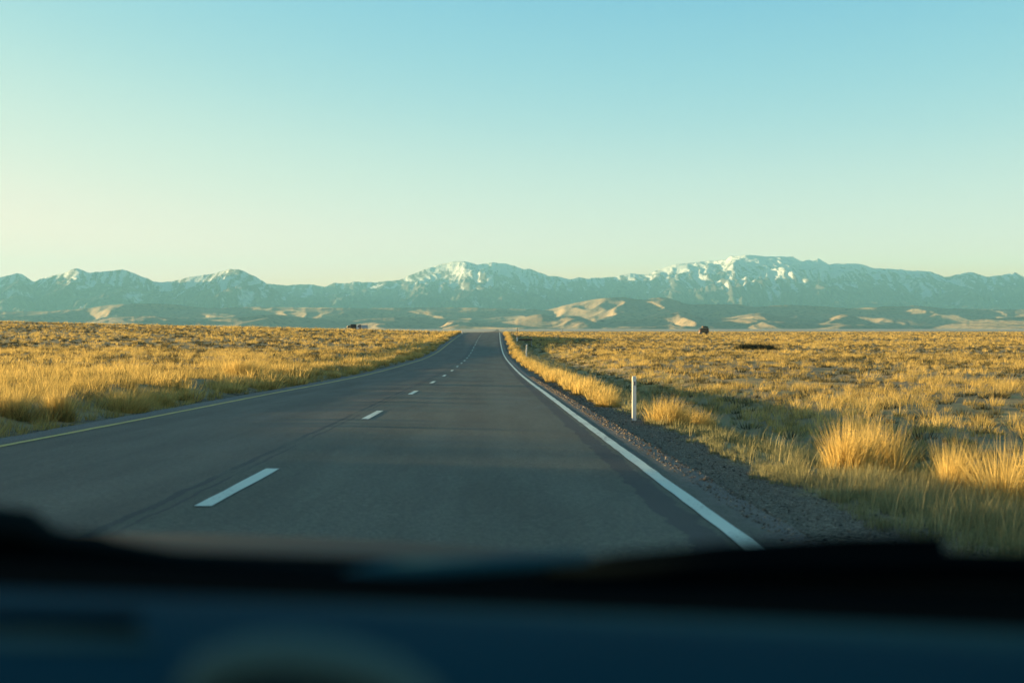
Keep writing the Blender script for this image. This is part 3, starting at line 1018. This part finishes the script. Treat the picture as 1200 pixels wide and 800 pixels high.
v = vehicle('box_truck', 'small far truck with white cab and pale blue box on the left ridge', 'truck', 424.6, 600, R(8))
v.scale = (1.2, 1.2, 1.4)
side_prism([(-2.2, .5), (-2.25, 1.2), (-1.9, 2.15), (-1.25, 2.2), (-1.25, .5)], .9).build('cab_front', paint('white paint', (.78, .78, .76)), v, .05)
side_prism([(-1.24, .5), (-1.24, 2.2), (-.55, 2.2), (-.55, .5)], .9).build('cab_rear', paint('dark blue paint', (.025, .045, .10)), v, .04)
side_prism([(-1.95, 1.3), (-1.72, 2.0), (-1.3, 2.02), (-1.3, 1.3)], .912).build('side_window', GLASS_DARK, v)
side_prism([(-.48, .75), (-.48, 2.05), (2.1, 2.05), (2.1, .75)], .95).build('cargo_box', paint('pale blue paint', (.26, .38, .46)), v, .03)
side_prism([(-.5, .5), (-.5, .72), (2.05, .72), (2.05, .5)], .4).build('chassis', DARK_STEEL, v)
add_wheels(v, (-1.6, 1.35), .82, .40)

v = vehicle('cargo_van', 'lone dark boxy van with a loaded roof rack on the right plain', 'van', 824.6, 520, R(12))
v.scale = (0.92, 0.92, 1.15)
side_prism([(-2.05, .5), (-2.1, 1.35), (-1.78, 2.05), (-1.2, 2.12), (-1.2, .5)], .9).build('cab', paint('rust brown paint', (.10, .05, .026)), v, .05)
side_prism([(-1.95, 1.42), (-1.72, 1.98), (-1.28, 2.0), (-1.28, 1.42)], .912).build('side_window', GLASS_DARK, v)
side_prism([(-1.19, .5), (-1.19, 2.13), (-.9, 2.15), (2.05, 2.15), (2.12, 1.3), (2.12, .5)], .92).build('body', paint('dark green paint', (.022, .035, .024)), v, .05)
for a, b in ((-.95, .0), (.15, 1.0), (1.1, 1.9)):
    side_prism([(a, 1.45), (a, 2.02), (b, 2.02), (b, 1.45)], .932).build('side_window', GLASS_DARK, v)
MB().box((-1.955, 0, 1.71), (.03, 1.5, .60), (0, R(24.5), 0)).build('windscreen', GLASS_DARK, v)
side_prism([(-2.18, .42), (-2.18, .62), (-2.06, .62), (-2.06, .42)], .95).build('bumper', GREY_POST, v)
m = MB()
for yy in (-.75, .75):
    m.box((.55, yy, 2.28), (2.7, .05, .05))
for xx in (-.75, .1, .95, 1.8):
    m.box((xx, 0, 2.25), (.05, 1.5, .05))
    for yy in (-.75, .75):
        m.box((xx, yy, 2.2), (.05, .05, .12))
rack = m.build('roof_rack', DARK_STEEL, v)
MB().box((-.35, 0, 2.55), (.75, 1.2, .5)).build('load_bag', simple_mat('tan canvas bag', (.16, .10, .06), .9), rack, .08)
MB().box((.55, 0, 2.58), (.8, 1.25, .56)).build('load_bag', simple_mat('dark canvas bag', (.04, .035, .03), .9), rack, .1)
MB().box((1.45, 0, 2.5), (.75, 1.2, .42)).build('load_bag', simple_mat('green canvas bag', (.04, .05, .035), .9), rack, .08)
add_wheels(v, (-1.45, 1.4), .84, .44)

# ------------------------------------------------------------------ the car the photo is taken from
car = empty('car', (-0.30, 0, EYE))
car.rotation_euler = (0, R(2.1), 0)
tag(car, 'own car seen from inside, dark dashboard and wipers below the road view', 'car')
CARM = Matrix.Translation((-0.30, 0, EYE)) @ Euler((0, R(2.1), 0)).to_matrix().to_4x4()
CARI = CARM.inverted()
DASH = NT('dark blue grey dashboard plastic')
_n = DASH.noise(DASH.coord(), 900, 2)
_b = DASH.noise(DASH.coord(), 5, 4)
DASH = DASH.principled(DASH.mix(_b, (0.0016, 0.034, 0.052), (0.0026, 0.050, 0.074)), 0.85, 0, DASH.bump(_n, 0.25, 0.001), 0.02)
BLACKP = simple_mat('black rubber and plastic', (0.0028, 0.005, 0.006), 0.9, 0, 0.2, 30, 0.0)
DASH_HIGHLIGHT = simple_mat('grey green dash highlight', (0.062, 0.125, 0.12), 0.8, 0, 0.1, 6, 0.03)  # pale colour stands in for soft reflections above the dash
CARPAINT = simple_mat('grey car paint', (0.007, 0.015, 0.0155), 0.7, 0.0, 0.05, 3, 0.15, 0.0)
DARKTEAL = simple_mat('dark teal black plastic', (0.006, 0.013, 0.0145), 0.9, 0, 0.2, 30, 0.02)  # slightly lighter and more teal than the black plastic
WIPE = simple_mat('wiper rubber with sky sheen', (0.026, 0.095, 0.115), 0.85, 0, 0.2, 30, 0.03)  # teal base colour stands in for sky light on the rubber


def cp(px, py, y):
    """a point in the car's own frame that lies y metres ahead on a given line of sight"""
    return CARI @ Vector(((px - 600) / FPX * y, y, EYE - (py - 388) / FPX * y))


def surf(name, xs, prof, mat, bow=0.0, parent=car, lift=None):
    """sheet with thickness over x, profile of (y, z) points; bow pulls the sides back towards the cabin"""
    X, K = np.meshgrid(xs, np.arange(len(prof)))
    P = np.array(prof)
    Y = P[K, 0] - bow * X ** 2
    Zt = P[K, 1] + (lift(X) if lift else 0)
    top = np.stack([X, Y, Zt], -1).reshape(-1, 3)
    o = link(name, np_mesh(name, top, grid_faces(*X.shape), smooth=True), mat, parent)
    so = o.modifiers.new('thickness', 'SOLIDIFY')
    so.thickness = 0.006
    so.offset = -1
    return o


xs = np.linspace(-0.86, 0.86, 37)
dash = surf('dashboard', xs, [(.30, -.34), (.345, -.24), (.37, -.19), (.41, -.165), (.48, -.156), (.56, -.151), (.64, -.149), (.71, -.151), (.77, -.156), (.80, -.166)], DASH, 0.03)
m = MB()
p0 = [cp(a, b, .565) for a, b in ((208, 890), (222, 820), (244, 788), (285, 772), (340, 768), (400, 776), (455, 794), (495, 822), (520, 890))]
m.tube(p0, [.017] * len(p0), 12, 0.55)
m.build('reflection_arch', DASH_HIGHLIGHT, dash, smooth=True)  # added arch: a reflection in the glass, modelled as a pale tube
pa, pb = cp(-110, 727, .655), cp(160, 729, .655)
MB().tube([pa, pa.lerp(pb, .5), pb], [.0062] * 3, 10, 0.7).build('air_vent', BLACKP, dash, smooth=True)
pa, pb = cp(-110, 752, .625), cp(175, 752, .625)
MB().tube([pa, pa.lerp(pb, .5), pb], [.0055, .0055, .003], 10, 0.7).build('highlight_band', DASH_HIGHLIGHT, dash, smooth=True)  # added pale tube, a highlight across the dash put into colour
scuttle = surf('scuttle', xs, [(.785, -.1605), (.80, -.164), (.90, -.174), (1.02, -.186), (1.16, -.199), (1.22, -.215)], BLACKP, 0.05, lift=lambda x: 0.010 * np.clip(x - .3, 0, 1))
surf('bonnet', np.linspace(-0.86, 0.86, 29), [(1.20, -.235), (1.32, -.246), (1.5, -.259), (1.66, -.274), (1.85, -.297), (2.1, -.345), (2.3, -.42), (2.36, -.6)], CARPAINT, 0.10,
     lift=lambda x: -0.03 * (x / .7) ** 2)
# near wiper, sky light on the blade is put into its colour
w1 = MB().tube([cp(-160, 614, 1.04), cp(-40, 612, 1.04), cp(30, 616, 1.04), cp(62, 630, 1.05), cp(200, 652, 1.05), cp(400, 668, 1.04)], [.016, .016, .014, .008, .006, .005], 10).build('wiper_arm', DARKTEAL, car, smooth=True)
MB().tube([cp(386, 676, 1.02), cp(450, 670, 1.02), cp(560, 664, 1.02), cp(690, 655, 1.02)], [.002, .0088, .008, .006], 10, 0.9).build('wiper_blade', WIPE, w1, smooth=True)
MB().tube([cp(-200, 650, 1.06), cp(0, 646, 1.06), cp(110, 648, 1.06), cp(190, 662, 1.06)], [.02, .02, .017, .008], 10).build('wiper_pivot', BLACKP, w1, smooth=True)
# far wiper, lying across to the right
w2 = MB().tube([cp(640, 678, 1.03), cp(720, 662, 1.04), cp(850, 649, 1.05), cp(1000, 641, 1.06), cp(1104, 640, 1.06)], [.006, .009, .0095, .0098, .0098], 10).build('wiper_arm', BLACKP, car, smooth=True)
MB().tube([cp(640, 674, 1.01), cp(860, 666, 1.02), cp(1000, 664, 1.03), cp(1120, 664, 1.03), cp(1330, 668, 1.03)], [.007, .011, .013, .013, .013], 10).build('wiper_blade', BLACKP, w2, smooth=True)
# shell of the car round the camera
m = MB()
for sx in (-1, 1):
    m.tube([(sx * .58, .05, .27), (sx * .70, .5, .08), (sx * .82, .86, -.17)], [.03, .032, .035], 8)
    m.box((sx * .80, .70, -.115), (.03, .46, .23))  # this panel and the mirror box: unseen, added to block sun on the dash
    m.box((sx * .95, .78, -.10), (.24, .10, .15))
    m.box((sx * .80, -.35, -.50), (.06, 2.4, .60))
    m.box((sx * .78, 1.60, -.62), (.06, 1.45, .50))
    m.tube([(sx * .58, .05, .27), (sx * .60, -.9, .26), (sx * .70, -1.5, -.2)], [.03, .03, .035], 8)
m.box((0, -.42, .285), (1.16, .94, .03))
m.box((0, -1.55, -.5), (1.55, .06, .6))
m.build('body', CARPAINT, car, 0.008)
